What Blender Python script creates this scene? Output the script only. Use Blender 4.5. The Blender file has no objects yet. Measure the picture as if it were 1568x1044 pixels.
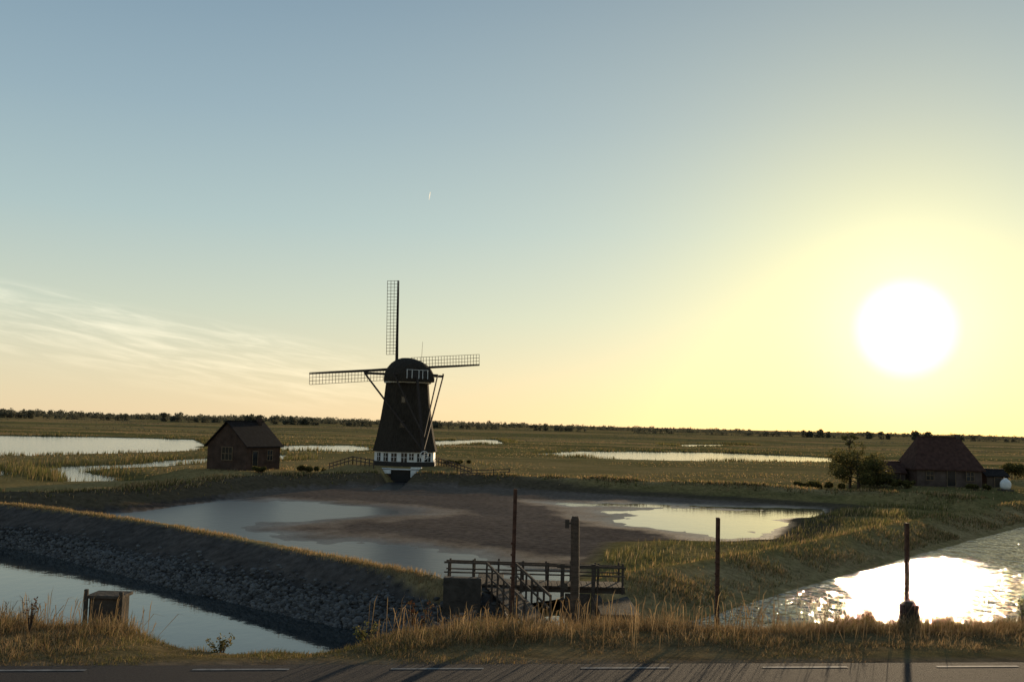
import bpy, math, random
import numpy as np
from mathutils import Vector, Matrix
random.seed(4); rng=np.random.default_rng(7)
SC=bpy.context.scene
# ------------------------------------------------------------ camera
ZC=7.2; F=1524.4
PITCH=math.radians(4.76); ROLL=math.radians(1.39)
R=Matrix.Rotation(math.radians(90)+PITCH,3,'X') @ Matrix.Rotation(ROLL,3,'Z')
cam=bpy.data.cameras.new('camera'); co=bpy.data.objects.new('camera',cam)
SC.collection.objects.link(co); co.matrix_world=Matrix.Translation((0,0,ZC)) @ R.to_4x4()
cam.sensor_width=36; cam.lens=35; cam.clip_start=0.1; cam.clip_end=60000
SC.camera=co
def ray(u,v):
    d=R @ Vector(((u-784)/F,(522-v)/F,-1)); return d.normalized()
def G(u,v,z=0.0):      # image pixel projected from the camera to its ground position on the level z
    d=ray(u,v); t=(z-ZC)/d.z
    return np.array((d.x*t,d.y*t))
def GD(u,v,dist):      # position at given forward distance
    d=ray(u,v); t=dist/d.y
    return Vector((d.x*t,dist,ZC+d.z*t))
def L(pts,z=0.0): return np.array([G(u,v,z) for u,v in pts])
SUN=ray(1387,503)
EL=math.asin(SUN.z); AZ=math.atan2(SUN.x,SUN.y)

# ------------------------------------------------------------ helpers
def nz(x,y,s,seed=0):
    r=np.random.default_rng(seed); o=np.zeros_like(x,dtype=float); a=1;tot=0
    for k in range(4):
        for j in range(3):
            th=r.uniform(0,6.28); p=r.uniform(0,6.28); f=s*(2**k)*r.uniform(.7,1.3)
            th2=r.uniform(0,6.28);p2=r.uniform(0,6.28)
            o+=a*np.sin(f*(x*np.cos(th)+y*np.sin(th))+p+1.3*np.sin(f*.7*(x*np.cos(th2)+y*np.sin(th2))+p2)); tot+=a
        a*=.55
    return o/tot*1.8
def dline(x,y,P):
    best=np.full(x.shape,1e9)
    for (ax,ay),(bx,by) in zip(P[:-1],P[1:]):
        dx,dy=bx-ax,by-ay; t=np.clip(((x-ax)*dx+(y-ay)*dy)/(dx*dx+dy*dy+1e-12),0,1)
        best=np.minimum(best,(x-ax-t*dx)**2+(y-ay-t*dy)**2)
    return np.sqrt(best)
def sd(x,y,P):
    Q=np.vstack([P,P[:1]]); d=dline(x,y,Q); ins=np.zeros(x.shape,bool)
    for (ax,ay),(bx,by) in zip(Q[:-1],Q[1:]):
        c=((ay>y)!=(by>y)); 
        with np.errstate(divide='ignore',invalid='ignore'):
            xi=(bx-ax)*(y-ay)/(by-ay+1e-15)+ax
        ins^=(c&(x<xi))
    return np.where(ins,-d,d)
def sm(e0,e1,v):
    t=np.clip((v-e0)/(e1-e0),0,1); return t*t*(3-2*t)

# ------------------------------------------------------------ lay of the land
DL=L([(-900,722),(-300,752),(-100,763),(0,771),(120,785),(250,803),(400,832),(500,852),(600,872),(690,890)],1.7)
DR=L([(960,886),(1050,868),(1180,845),(1300,825),(1400,802),(1500,782),(1600,765),(1800,748),(2400,730)],1.5)
FB=L([(-600,745),(-200,748),(60,752),(150,748),(250,738),(380,727),(500,723),(620,722),(700,724),(900,731),(1100,739),(1300,749),(1400,754),(1500,760)],1.4)
CANAL=np.vstack([L([(-900,770),(-300,805),(0,836),(100,855),(200,882),(300,908),(400,932),(540,962),(640,975),(800,985),(1000,965),(1100,938),(1190,910),(1300,878),(1400,850),(1500,824),(1568,806),(1700,785),(2200,752)]),[(200,10),(-200,10)]])
canP=[(p[0],p[1]) for p in DL]+[(1.8,38.5)]+[(p[0],p[1]) for p in DR]+[(220,8),(-220,8)]
CHAN=np.array([(0.4,26),(3.2,26),(3.2,50),(0.4,50)])
BASIN=L([(60,778),(90,779),(200,763),(385,746),(440,742),(600,742),(700,745),(900,757),(1100,768),(1270,779),(1262,786),(1205,797),(1188,826),(1100,829),(1000,828),(925,833),(905,852),(870,890),(790,900),(690,900),(600,884),(500,864),(400,844),(250,816),(120,798)])
W1=L([(140,778),(240,768),(380,765),(500,769),(600,777),(640,783),(600,790),(520,794),(440,800),(380,806),(400,814),(450,820),(520,826),(600,833),(680,840),(760,850),(800,864),(820,885),(690,900),(600,884),(500,864),(400,844),(250,816),(120,798)])
W2=L([(936,786),(960,781),(1060,777),(1100,780),(1180,781),(1262,785),(1250,792),(1200,797),(1180,824),(1100,825),(1040,815),(960,805),(940,796)])
W3=L([(870,771),(1000,773),(1265,780),(1255,782),(1000,775),(880,773)])
LK=[L(p) for p in (
 [(-500,663),(0,667),(150,669),(300,673),(320,682),(305,691),(150,696),(0,700),(-500,706)],
 [(75,722),(90,714),(200,711),(250,705),(320,702),(330,707),(230,716),(160,717),(125,722),(180,731),(175,738),(100,739)],
 [(420,682),(540,682),(572,687),(520,692),(430,691)],
 [(600,676),(760,673),(775,679),(640,683)],
 [(405,697),(438,697),(440,706),(410,707)],
 [(820,695),(900,691),(1100,693),(1275,701),(1285,708),(1100,708),(960,705),(880,701)],
 [(1020,681),(1120,680),(1150,683),(1050,684)],
 [(-500,718),(-50,716),(20,722),(-20,730),(-500,735)],
)]
MILL=G(620,712,1.7); HOUSE=G(366,718,1.2); BARN=G(1455,745,1.0)
MCH=np.array([(MILL[0]-1.1,104),(MILL[0]+1.5,104),(MILL[0]+1.5,MILL[1]-6.3),(MILL[0]-1.1,MILL[1]-6.3)])
e0=G(70,1026,4.6); e1=G(1500,1020,4.6); RB=(e1[1]-e0[1])/(e1[0]-e0[0]); RA=e0[1]-RB*e0[0]   # marking line y=RA+RB x
RE=0.20  # tarmac beyond line
VC=L([(-300,938),(-100,942),(0,950),(100,948),(190,955),(235,975),(280,992),(350,1000),(480,1000),(540,988),(600,968),(700,958),(900,958),(1100,958),(1250,960),(1568,955),(1900,955)],4.42)
VC=VC[np.argsort(VC[:,0])]
def ycrest(x): return np.interp(x,VC[:,0],VC[:,1])

def height(x,y,full=False):
    x=np.asarray(x,float); y=np.asarray(y,float)
    n1=nz(x,y,.05,1); n2=nz(x,y,.6,2); n3=nz(x,y,3.,3)
    far=sm(300,900,np.hypot(x,y))
    land=.38+.10*n1+.05*n2
    sb=sd(x,y,BASIN)
    s1=np.minimum(np.minimum(sd(x,y,W1),sd(x,y,W2)),sd(x,y,W3))
    mud=.014*np.clip(s1+1.0*n1+1.0*n2,-12,8)+.010*n2+.005*n3
    z=np.where(sb<0,mud,0)+0
    t=sm(-.5,3.5,sb+.5*n2)
    z=np.where(sb<-.5,mud,mud*(1-t)+land*t)
    z=np.where(sb>3.5,land,z)
    lk=np.full(x.shape,1e9)
    for P in LK: lk=np.minimum(lk,sd(x,y,P))
    wob=(1.2*n2+2*n1)*np.clip(np.hypot(x,y)/150,.3,2)
    z=np.minimum(z,np.clip(.09*(lk+wob*.6),-.7,9))
    dl=dline(x,y,DL); dr=dline(x,y,DR); fb=dline(x,y,FB)
    z=np.maximum(z,1.72+.04*n2-.50*np.maximum(dl-.45,0))
    z=np.maximum(z,1.5+.05*n2-.30*np.maximum(dr-1.0,0))
    z=np.maximum(z,1.3+.10*n2-.30*np.maximum(fb-.8,0))
    for c,h,r in ((MILL,1.7,7.),(HOUSE,1.2,6.),(BARN,1.0,11.)):
        d=np.hypot(x-c[0],y-c[1]); z=np.maximum(z,h-.28*np.maximum(d-r,0))
    sc=sd(x,y,CANAL)
    kc=.78+(.30-.78)*sm(-1,5,x)
    z=np.minimum(z,np.clip(kc*(sc+.12*n2),-1,9))
    ch=np.minimum(sd(x,y,CHAN),sd(x,y,MCH))
    z=np.minimum(z,np.clip(1.6*ch,-.6,9))
    # verge + road embankment
    yc=ycrest(x); ye=RA+RB*x+RE
    zv=4.585-.035*np.clip(y-ye,0,9)+.03*n2*sm(0.1,1.,y-ye)+.012*n3*sm(0.1,1.,y-ye)
    zr=np.where(y<ye,4.57,zv)
    zr=np.where(y<ye-6.6,4.57+np.clip((ye-6.6-y)*.35,0,1.0),zr)
    zs=zr-.10*sm(-1,0,y-yc)-.58*np.maximum(y-yc,0)
    z=np.maximum(z,zs)
    # beyond the basin
    z=np.where(far>0,z*(1-far)+(.5+.2*n1)*far,z)
    if not full: return z
    return z,dict(sb=sb,s1=s1,lk=lk,dl=dl,dr=dr,fb=fb,sc=sc,yc=yc,ye=ye,zs=zs,n1=n1,n2=n2,n3=n3,ch=ch)

# ------------------------------------------------------------ node helpers
def newmat(name):
    m=bpy.data.materials.new(name); m.use_nodes=True; nt=m.node_tree
    return m,nt,nt.nodes['Principled BSDF']
def N(nt,t,**k):
    n=nt.nodes.new(t)
    for a,b in k.items():
        if a=='ins':
            for i,v in b.items(): n.inputs[i].default_value=v
        else: setattr(n,a,b)
    return n
def math_(nt,op,a,b=None,c=None,clamp=False):
    n=nt.nodes.new('ShaderNodeMath'); n.operation=op; n.use_clamp=clamp
    for i,v in enumerate((a,b,c)):
        if v is None: continue
        if isinstance(v,(int,float)): n.inputs[i].default_value=v
        else: nt.links.new(v,n.inputs[i])
    return n.outputs[0]
def simple(name,col,rough=.8,scale=3.,var=.35,bump=.0,bscale=None,spec=.3,stretch=(1,1,1),metal=0):
    m,nt,b=newmat(name)
    tc=N(nt,'ShaderNodeTexCoord'); mp=N(nt,'ShaderNodeMapping'); mp.inputs['Scale'].default_value=stretch
    nt.links.new(tc.outputs['Object'],mp.inputs[0])
    no=N(nt,'ShaderNodeTexNoise',ins={'Scale':scale,'Detail':6.,'Roughness':.65}); nt.links.new(mp.outputs[0],no.inputs['Vector'])
    cr=N(nt,'ShaderNodeValToRGB'); c=np.array(col)
    cr.color_ramp.elements[0].position=.3; cr.color_ramp.elements[1].position=.7
    cr.color_ramp.elements[0].color=(*(c*(1-var)),1); cr.color_ramp.elements[1].color=(*np.minimum(c*(1+var),.9),1)
    nt.links.new(no.outputs[0],cr.inputs[0]); nt.links.new(cr.outputs[0],b.inputs['Base Color'])
    b.inputs['Roughness'].default_value=rough; b.inputs['Specular IOR Level'].default_value=spec; b.inputs['Metallic'].default_value=metal
    if bump:
        n2=N(nt,'ShaderNodeTexNoise',ins={'Scale':bscale or scale*4,'Detail':5.}); nt.links.new(mp.outputs[0],n2.inputs['Vector'])
        bp=N(nt,'ShaderNodeBump',ins={'Strength':bump,'Distance':.05}); nt.links.new(n2.outputs[0],bp.inputs['Height']); nt.links.new(bp.outputs[0],b.inputs['Normal'])
    return m

def mesh_np(name,V,Fs,mat,cols=None,smooth=False,attrs=None):
    """Fs list of (M,k) index arrays"""
    me=bpy.data.meshes.new(name); V=np.asarray(V,np.float32)
    me.vertices.add(len(V)); me.vertices.foreach_set('co',V.ravel())
    tot=sum(f.size for f in Fs); npoly=sum(len(f) for f in Fs)
    me.loops.add(tot); me.polygons.add(npoly)
    me.loops.foreach_set('vertex_index',np.concatenate([f.ravel() for f in Fs]).astype(np.int32))
    st=[];o=0
    for f in Fs:
        st.append(o+np.arange(len(f))*f.shape[1]); o+=f.size
    me.polygons.foreach_set('loop_start',np.concatenate(st).astype(np.int32))
    if cols is not None:
        a=me.color_attributes.new('Col','FLOAT_COLOR','POINT')
        c=np.ones((len(V),4),np.float32); c[:,:3]=cols; a.data.foreach_set('color',c.ravel())
    for k,v in (attrs or {}).items():
        a=me.attributes.new(k,'FLOAT','POINT'); a.data.foreach_set('value',v.astype(np.float32))
    me.update(calc_edges=True); me.validate()
    if smooth: me.polygons.foreach_set('use_smooth',np.ones(len(me.polygons),bool))
    me.materials.append(mat)
    ob=bpy.data.objects.new(name,me); SC.collection.objects.link(ob); return ob

class MB:
    def __init__(s): s.v=[]; s.f=[]
    def add(s,vs,fs):
        o=len(s.v); s.v+= [tuple(v) for v in vs]; s.f+=[tuple(o+i for i in f) for f in fs]
    def beam(s,a,b,w,h=None,up=(0,0,1),w2=None,h2=None):
        a=Vector(a);b=Vector(b);h=h or w; w2=w2 or w; h2=h2 or h; d=(b-a).normalized(); u=Vector(up)
        if abs(d.dot(u))>.98: u=Vector((0,1,0))
        x=d.cross(u).normalized(); y=x.cross(d).normalized()
        vs=[a+x*i*w/2+y*j*h/2 for i,j in((-1,-1),(1,-1),(1,1),(-1,1))]+[b+x*i*w2/2+y*j*h2/2 for i,j in((-1,-1),(1,-1),(1,1),(-1,1))]
        s.add(vs,[(0,3,2,1),(4,5,6,7),(0,1,5,4),(1,2,6,5),(2,3,7,6),(3,0,4,7)])
    def box(s,c,dx,dy,dz,rot=0,taper=1.):
        cx,cy,cz=c; cr,sr=math.cos(rot),math.sin(rot); vs=[]
        for k,t in((0,1),(1,taper)):
            for i,j in((-1,-1),(1,-1),(1,1),(-1,1)):
                px,py=i*dx/2*t,j*dy/2*t; vs.append((cx+px*cr-py*sr,cy+px*sr+py*cr,cz+k*dz))
        s.add(vs,[(0,3,2,1),(4,5,6,7),(0,1,5,4),(1,2,6,5),(2,3,7,6),(3,0,4,7)])
    def tube(s,pts,rad,n=8):
        o=len(s.v)
        for i,p in enumerate(pts):
            p=Vector(p); d=(Vector(pts[min(i+1,len(pts)-1)])-Vector(pts[max(i-1,0)])).normalized()
            u=Vector((0,1,0)) if abs(d.z)>.7 else Vector((0,0,1)); x=d.cross(u).normalized(); y=x.cross(d)
            for k in range(n):
                a=2*math.pi*k/n; s.v.append(tuple(p+(x*math.cos(a)+y*math.sin(a))*rad[i]))
        for i in range(len(pts)-1):
            for k in range(n):
                s.f.append((o+i*n+k,o+i*n+(k+1)%n,o+(i+1)*n+(k+1)%n,o+(i+1)*n+k))
        s.f.append(tuple(o+k for k in range(n))[::-1]); s.f.append(tuple(o+(len(pts)-1)*n+k for k in range(n)))
    def ob(s,name,mat,parent=None,loc=None,bevel=0,smooth=False,rot=0):
        me=bpy.data.meshes.new(name); me.from_pydata(s.v,[],s.f); me.update(); me.materials.append(mat)
        if smooth: me.polygons.foreach_set('use_smooth',np.ones(len(me.polygons),bool))
        o=bpy.data.objects.new(name,me); SC.collection.objects.link(o)
        if parent: o.parent=parent
        if loc is not None: o.location=loc
        if rot: o.rotation_euler[2]=rot
        if bevel:
            b=o.modifiers.new('bevel','BEVEL'); b.width=bevel; b.segments=2; b.limit_method='ANGLE'
        return o
def empty(name,loc,rot=0):
    e=bpy.data.objects.new(name,None); e.location=loc; e.rotation_euler[2]=rot; e.empty_display_size=.2; SC.collection.objects.link(e); return e

# ------------------------------------------------------------ terrain sheet
ang=np.concatenate([np.linspace(-180,-48,50,endpoint=False),np.linspace(-48,48,820,endpoint=False),np.linspace(48,180,51)[:-1]])*math.pi/180
rad=np.concatenate([np.linspace(.6,9,14,endpoint=False),np.linspace(9,17,80,endpoint=False),np.geomspace(17,14000,560)])
A_,R_=np.meshgrid(ang,rad); X=(R_*np.sin(A_)).ravel(); Y=(R_*np.cos(A_)).ravel()
Z,I=height(X,Y,True)
na=len(ang); nr=len(rad)
i=np.arange(nr-1)[:,None]; j=np.arange(na)[None,:]
q=np.stack([i*na+j,i*na+(j+1)%na,(i+1)*na+(j+1)%na,(i+1)*na+j],-1).reshape(-1,4)
# base colour zones
def C(*c): return np.array(c)[None,:]
n1,n2,n3=I['n1'][:,None],I['n2'][:,None],I['n3'][:,None]
def mx(a,b,t): t=np.clip(t,0,1); return a*(1-t)+b*t
S_=lambda a,b,v: sm(a,b,v)[:,None]
col=mx(C(.14,.12,.045),C(.33,.23,.10),.55+.5*n1+.25*n2)
dry=mx(C(.34,.245,.12),C(.22,.165,.075),.5+.5*n2)
for k in('dr','fb'): col=mx(col,dry,S_(2.2,.4,I[k]+.5*I['n2']))
col=mx(col,dry,S_(1.3,.5,I['dl']+.25*I['n2']))
col=mx(col,C(.07,.07,.028),S_(6,1,I['lk'])*.8)
green=mx(C(.12,.112,.038),C(.25,.185,.075),.5+.6*n2)
rightzone=(sm(1.2,3.,I['dr'])*(X>2)*(Y<100)*(I['sb']>0))[:,None]; col=mx(col,green,rightzone*.8)
# bare brown foot of the far basin bank, its shaded side darkened in colour
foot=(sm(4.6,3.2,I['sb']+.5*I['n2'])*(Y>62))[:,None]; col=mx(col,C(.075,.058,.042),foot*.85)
mud=mx(C(.18,.14,.11),C(.115,.09,.072),.5+.6*n1+.3*n2); mud=mx(mud,C(.075,.06,.05),S_(2.0,0,I['s1']))
mudm=sm(1.2,-.6,I['sb'])*(Z<.35); col=mx(col,mud,mudm[:,None])
# canal face of the west dike: bare pitched slope above the rip-rap
side=sd(X,Y,np.array(canP))
face=sm(-.15,-.45,side+.15*I['n2'])*sm(9.5,8.,I['dl'])*(X<0.2)*(I['sc']>-2)*(Y>26)
col=mx(col,mx(C(.105,.088,.076),C(.072,.064,.058),.5+.8*n2+.3*n3),face[:,None])
stone=sm(1.5,.9,I['sc']+.3*I['n2'])*(X<1.5); col=mx(col,C(.05,.048,.047),stone[:,None])
vm=(Z<=I['zs']+.02)
vcol=mx(C(.17,.125,.066),C(.12,.098,.045),.5+.7*n2)
col=np.where(vm[:,None],vcol,col)
gravel=vm*sm(.5,.1,Y-I['ye']); col=mx(col,C(.14,.11,.085),gravel[:,None]*.7)
wet=np.clip(mudm*sm(.06,.0,Z),0,1)
m,nt,b=newmat('ground')
at=N(nt,'ShaderNodeVertexColor',layer_name='Col')
geo=N(nt,'ShaderNodeNewGeometry')
no=N(nt,'ShaderNodeTexNoise',ins={'Scale':2.2,'Detail':8.,'Roughness':.7}); nt.links.new(geo.outputs['Position'],no.inputs['Vector'])
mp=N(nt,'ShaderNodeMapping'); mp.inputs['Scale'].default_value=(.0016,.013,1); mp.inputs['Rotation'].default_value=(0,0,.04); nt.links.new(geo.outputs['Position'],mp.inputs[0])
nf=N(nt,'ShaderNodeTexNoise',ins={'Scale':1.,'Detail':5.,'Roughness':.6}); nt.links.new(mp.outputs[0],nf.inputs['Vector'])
crf=N(nt,'ShaderNodeValToRGB'); e=crf.color_ramp.elements  # far field stripes, albedos raised to stand in for distant haze
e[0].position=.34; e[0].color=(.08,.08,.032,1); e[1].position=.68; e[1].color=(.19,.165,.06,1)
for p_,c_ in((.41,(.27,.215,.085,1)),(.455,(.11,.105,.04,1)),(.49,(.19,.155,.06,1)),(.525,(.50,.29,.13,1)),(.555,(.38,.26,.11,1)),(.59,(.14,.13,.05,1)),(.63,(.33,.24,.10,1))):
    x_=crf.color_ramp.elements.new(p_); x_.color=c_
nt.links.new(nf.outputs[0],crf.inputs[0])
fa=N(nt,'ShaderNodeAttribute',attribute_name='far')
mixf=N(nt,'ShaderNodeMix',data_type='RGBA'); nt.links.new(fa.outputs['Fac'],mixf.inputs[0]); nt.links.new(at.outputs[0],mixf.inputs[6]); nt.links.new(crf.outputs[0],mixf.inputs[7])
vr=N(nt,'ShaderNodeMapRange',ins={1:.3,2:.7,3:.55,4:1.5}); nt.links.new(no.outputs[0],vr.inputs[0])
ml=N(nt,'ShaderNodeVectorMath',operation='SCALE'); nt.links.new(mixf.outputs[2],ml.inputs[0]); nt.links.new(vr.outputs[0],ml.inputs['Scale'])
nt.links.new(ml.outputs[0],b.inputs['Base Color'])
wa=N(nt,'ShaderNodeAttribute',attribute_name='wet')
rr=N(nt,'ShaderNodeMapRange',ins={1:0.,2:1.,3:.95,4:.45}); nt.links.new(wa.outputs['Fac'],rr.inputs[0]); nt.links.new(rr.outputs[0],b.inputs['Roughness'])
nt.links.new(math_(nt,'MULTIPLY',wa.outputs['Fac'],.18),b.inputs['Specular IOR Level'])
nb=N(nt,'ShaderNodeTexNoise',ins={'Scale':9.,'Detail':6.,'Roughness':.7}); nt.links.new(geo.outputs['Position'],nb.inputs['Vector'])
bs=N(nt,'ShaderNodeMapRange',ins={1:0.,2:1.,3:.8,4:.35}); nt.links.new(wa.outputs['Fac'],bs.inputs[0])
bp=N(nt,'ShaderNodeBump',ins={'Distance':.06}); nt.links.new(bs.outputs[0],bp.inputs['Strength']); nt.links.new(nb.outputs[0],bp.inputs['Height']); nt.links.new(bp.outputs[0],b.inputs['Normal'])
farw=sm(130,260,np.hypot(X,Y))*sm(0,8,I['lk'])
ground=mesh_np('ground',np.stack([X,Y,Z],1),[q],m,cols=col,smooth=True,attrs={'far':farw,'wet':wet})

# ------------------------------------------------------------ water
def water(name,P,z,amp,scale,rough,tint,xr=None,sr=(1,1),rr_=None,fine=.35,low=1.6,str_=(1,1,1)):
    m,nt,b=newmat(name); b.inputs['Base Color'].default_value=(*tint,1); b.inputs['Roughness'].default_value=rough; b.inputs['IOR'].default_value=1.333
    g=N(nt,'ShaderNodeNewGeometry'); h=None
    for s,a,st in((scale,1.,str_),(scale*3.1,fine,(1,1.3,1)),(scale*.18,low,(1,1,1))):
        mp=N(nt,'ShaderNodeMapping'); mp.inputs['Scale'].default_value=st; mp.inputs['Rotation'].default_value=(0,0,s*.3); nt.links.new(g.outputs['Position'],mp.inputs[0])
        n=N(nt,'ShaderNodeTexNoise',ins={'Scale':s,'Detail':3.,'Roughness':.5}); nt.links.new(mp.outputs[0],n.inputs['Vector'])
        t=math_(nt,'MULTIPLY',n.outputs[0],a); h=t if h is None else math_(nt,'ADD',h,t)
    bp=N(nt,'ShaderNodeBump',ins={'Strength':1.,'Distance':amp}); nt.links.new(h,bp.inputs['Height']); nt.links.new(bp.outputs[0],b.inputs['Normal'])
    if xr:   # sheltered water on the west side, wind-rippled on the east
        sx=N(nt,'ShaderNodeSeparateXYZ'); nt.links.new(g.outputs['Position'],sx.inputs[0])
        r1=N(nt,'ShaderNodeMapRange',ins={1:xr[0],2:xr[1],3:sr[0],4:sr[1]}); nt.links.new(sx.outputs[0],r1.inputs[0]); nt.links.new(r1.outputs[0],bp.inputs['Strength'])
        if rr_:
            r2=N(nt,'ShaderNodeMapRange',ins={1:xr[0],2:xr[1],3:rr_[0],4:rr_[1]}); nt.links.new(sx.outputs[0],r2.inputs[0]); nt.links.new(r2.outputs[0],b.inputs['Roughness'])
    me=bpy.data.meshes.new(name); me.from_pydata([(p[0],p[1],z) for p in P],[],[tuple(range(len(P)))]); me.update(); me.materials.append(m)
    o=bpy.data.objects.new(name,me); SC.collection.objects.link(o)
water('canal_water',canP,0.0,.34,.9,.06,(.02,.028,.03),(-2,9),(.018,1.),(.04,.02),.22,.5,(1.5,.8,1))
bc=BASIN.mean(0)
water('basin_water',[tuple(bc+(p-bc)*1.12) for p in BASIN],-.004,.02,1.6,.04,(.05,.045,.04),(0,9),(1.,.25),(.34,.05))
water('lake_water',[(-500,55),(500,55),(500,500),(-500,500)],-.012,.05,1.5,.12,(.02,.028,.03))

# ------------------------------------------------------------ road
m_as=simple('asphalt',(.044,.038,.038),.9,40,.35,.5,120,spec=.10)
m_wh=simple('road_paint',(.17,.165,.16),.8,12,.5)
def strip(name,x0,x1,o0,o1,z,mat,seg=1):
    vs=[];fs=[]
    for k in range(seg+1):
        x=x0+(x1-x0)*k/seg
        vs+=[(x,RA+RB*x+o0,z),(x,RA+RB*x+o1,z)]
    for k in range(seg): fs.append((2*k,2*k+2,2*k+3,2*k+1))
    return vs,fs
mb=MB(); mb.add(*strip('r',-120,120,-6.2,RE,4.6,None,60)); mb.ob('road',m_as)
mb=MB()
d0=G(597,1027,4.6)[0]; d1=G(740,1027,4.6)[0]; dn=G(890,1025,4.6)[0]; per=dn-d0; ln=d1-d0
for k in range(-30,31): mb.add(*strip('d',d0+k*per,d0+k*per+ln,-.03,.03,4.604,None))
mb.ob('road_marking',m_wh)

# ------------------------------------------------------------ vegetation blades
def blade_mat(name,trans=.45):
    m,nt,b=newmat(name); at=N(nt,'ShaderNodeVertexColor',layer_name='Col')
    nt.links.new(at.outputs[0],b.inputs['Base Color']); b.inputs['Roughness'].default_value=.7; b.inputs['Specular IOR Level'].default_value=.1
    tr=N(nt,'ShaderNodeBsdfTranslucent'); nt.links.new(at.outputs[0],tr.inputs[0])
    mi=N(nt,'ShaderNodeMixShader',ins={0:trans}); nt.links.new(b.outputs[0],mi.inputs[1]); nt.links.new(tr.outputs[0],mi.inputs[2])
    nt.links.new(mi.outputs[0],nt.nodes['Material Output'].inputs[0]); return m
m_bl=blade_mat('grass_blades'); m_leaf=blade_mat('leaves',.4)
def blades(name,x,y,h,w,colr,lean=.25,fm=.5,wm=None,zoff=0):
    n=len(x); z=height(x,y)-.02+zoff; th=rng.uniform(0,math.pi,n); la=rng.uniform(0,2*math.pi,n); le=np.abs(rng.normal(0,lean,n))*h
    wx=np.cos(th)*w/2; wy=np.sin(th)*w/2; lx=np.cos(la)*le+.08*h; ly=np.sin(la)*le
    wmx=wm/w if wm is not None else .75
    V=np.empty((n,5,3))
    V[:,0]=np.stack([x-wx,y-wy,z],1); V[:,1]=np.stack([x+wx,y+wy,z],1)
    mxx=x+lx*fm*.7; myy=y+ly*fm*.7
    V[:,2]=np.stack([mxx+wx*wmx,myy+wy*wmx,z+h*fm],1); V[:,3]=np.stack([mxx-wx*wmx,myy-wy*wmx,z+h*fm],1)
    V[:,4]=np.stack([x+lx,y+ly,z+h*(1-.3*np.minimum(le/h,1))],1)
    b0=np.arange(n)[:,None]*5
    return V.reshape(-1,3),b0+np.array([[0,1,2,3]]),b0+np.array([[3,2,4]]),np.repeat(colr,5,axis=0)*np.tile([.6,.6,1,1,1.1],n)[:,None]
def join(name,parts,mat):
    V=[];Q=[];T=[];Cc=[];o=0
    for v,q_,t,c in parts:
        V.append(v);Q.append(q_+o);T.append(t+o);Cc.append(c);o+=len(v)
    return mesh_np(name,np.vstack(V),[np.vstack(Q),np.vstack(T)],mat,cols=np.vstack(Cc))
def pick(n,pal,t=None):
    pal=np.array(pal); k=rng.integers(0,len(pal),n) if t is None else np.clip((t*len(pal)).astype(int),0,len(pal)-1)
    return pal[k]*rng.uniform(.7,1.3,(n,1))
GOLD=[(.42,.28,.14),(.36,.23,.11),(.28,.18,.09),(.20,.155,.07),(.46,.33,.18)]
GRN=[(.14,.13,.045),(.18,.16,.055),(.11,.11,.04),(.27,.205,.085)]
# verge: fine matted dry grass, thin stalks
parts=[]
n=260000
x=rng.uniform(-15,17,n); ye=RA+RB*x+RE; yc=ycrest(x); u=rng.uniform(0,1,n); y=ye+.0+u*(yc+2.0-ye)
cl=nz(x,y,1.4,11); cl2=nz(x,y,.45,12); cl3=nz(x,y,4.,14)
notch=sm(13.4,12.4,yc)
t=np.clip((y-ye)/2.6,0,1)
h=(.045+.18*t**1.3*(1-.70*notch))*(.8+.6*cl+.45*cl3)*rng.uniform(.35,1.45,n); h=np.clip(h,.03,.42)
keep=rng.uniform(0,1,n)<np.clip(.45+.7*t+.4*cl,.12,1)
grn=(rng.uniform(0,1,n)<np.clip(.14+.45*cl2+.4*notch,0,.85))
c=np.where(grn[:,None],pick(n,GRN),pick(n,GOLD))*.66*(1+.4*cl3[:,None])
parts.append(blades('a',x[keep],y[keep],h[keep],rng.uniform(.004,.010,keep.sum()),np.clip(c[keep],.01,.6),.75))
n=6500
x=rng.uniform(-15,17,n); ye=RA+RB*x+RE; yc=ycrest(x); y=yc+rng.normal(-.7,1.0,n)
cl=nz(x,y,.9,13); cl4=nz(x,y,3.,15); notch=sm(13.6,12.9,yc); keep=(y>ye+.7)&(rng.uniform(0,1,n)<np.clip(.25+.8*cl+.7*cl4,.03,1)*(1-notch))
h=(.26+.15*cl)*rng.uniform(.45,1.7,n)
parts.append(blades('s',x[keep],y[keep],h[keep],np.full(keep.sum(),.004),pick(keep.sum(),[(.31,.22,.12),(.25,.17,.09),(.19,.13,.07)]),.5,.82,np.full(keep.sum(),.010)))
join('verge_grass',parts,m_bl)
# dikes
def along(P,n,spread):
    seg=np.hypot(*(P[1:]-P[:-1]).T); p=seg/np.hypot(P[:-1,0]+P[1:,0],P[:-1,1]+P[1:,1])**1.; k=rng.choice(len(seg),n,p=p/p.sum()); t=rng.uniform(0,1,n)
    pt=P[k]+(P[k+1]-P[k])*t[:,None]+rng.normal(0,spread,(n,2)); return pt[:,0],pt[:,1]
parts=[]
def band(P,n,spread,hh,ww,pal,excl=True,dens=.4,seed=20):
    x,y=along(P,n,spread); z,I2=height(x,y,True); cl=nz(x,y,.8,seed)
    k=(z>.12)&(I2['sc']>.5)&(I2['ch']>.7)&(rng.uniform(0,1,n)<np.clip(dens+.8*cl,.05,1))
    x=x[k];y=y[k];cl=cl[k];d=np.hypot(x,y)/50
    return blades('b',x,y,hh*(1+.5*cl)*rng.uniform(.5,1.4,len(x)),ww*np.clip(d,.6,3)*rng.uniform(.6,1.4,len(x)),pick(len(x),pal),.35)
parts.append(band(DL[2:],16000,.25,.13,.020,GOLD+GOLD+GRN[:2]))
parts.append(band(DR[:-1],28000,1.0,.17,.026,GOLD+GOLD+GRN[:2]))
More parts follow.
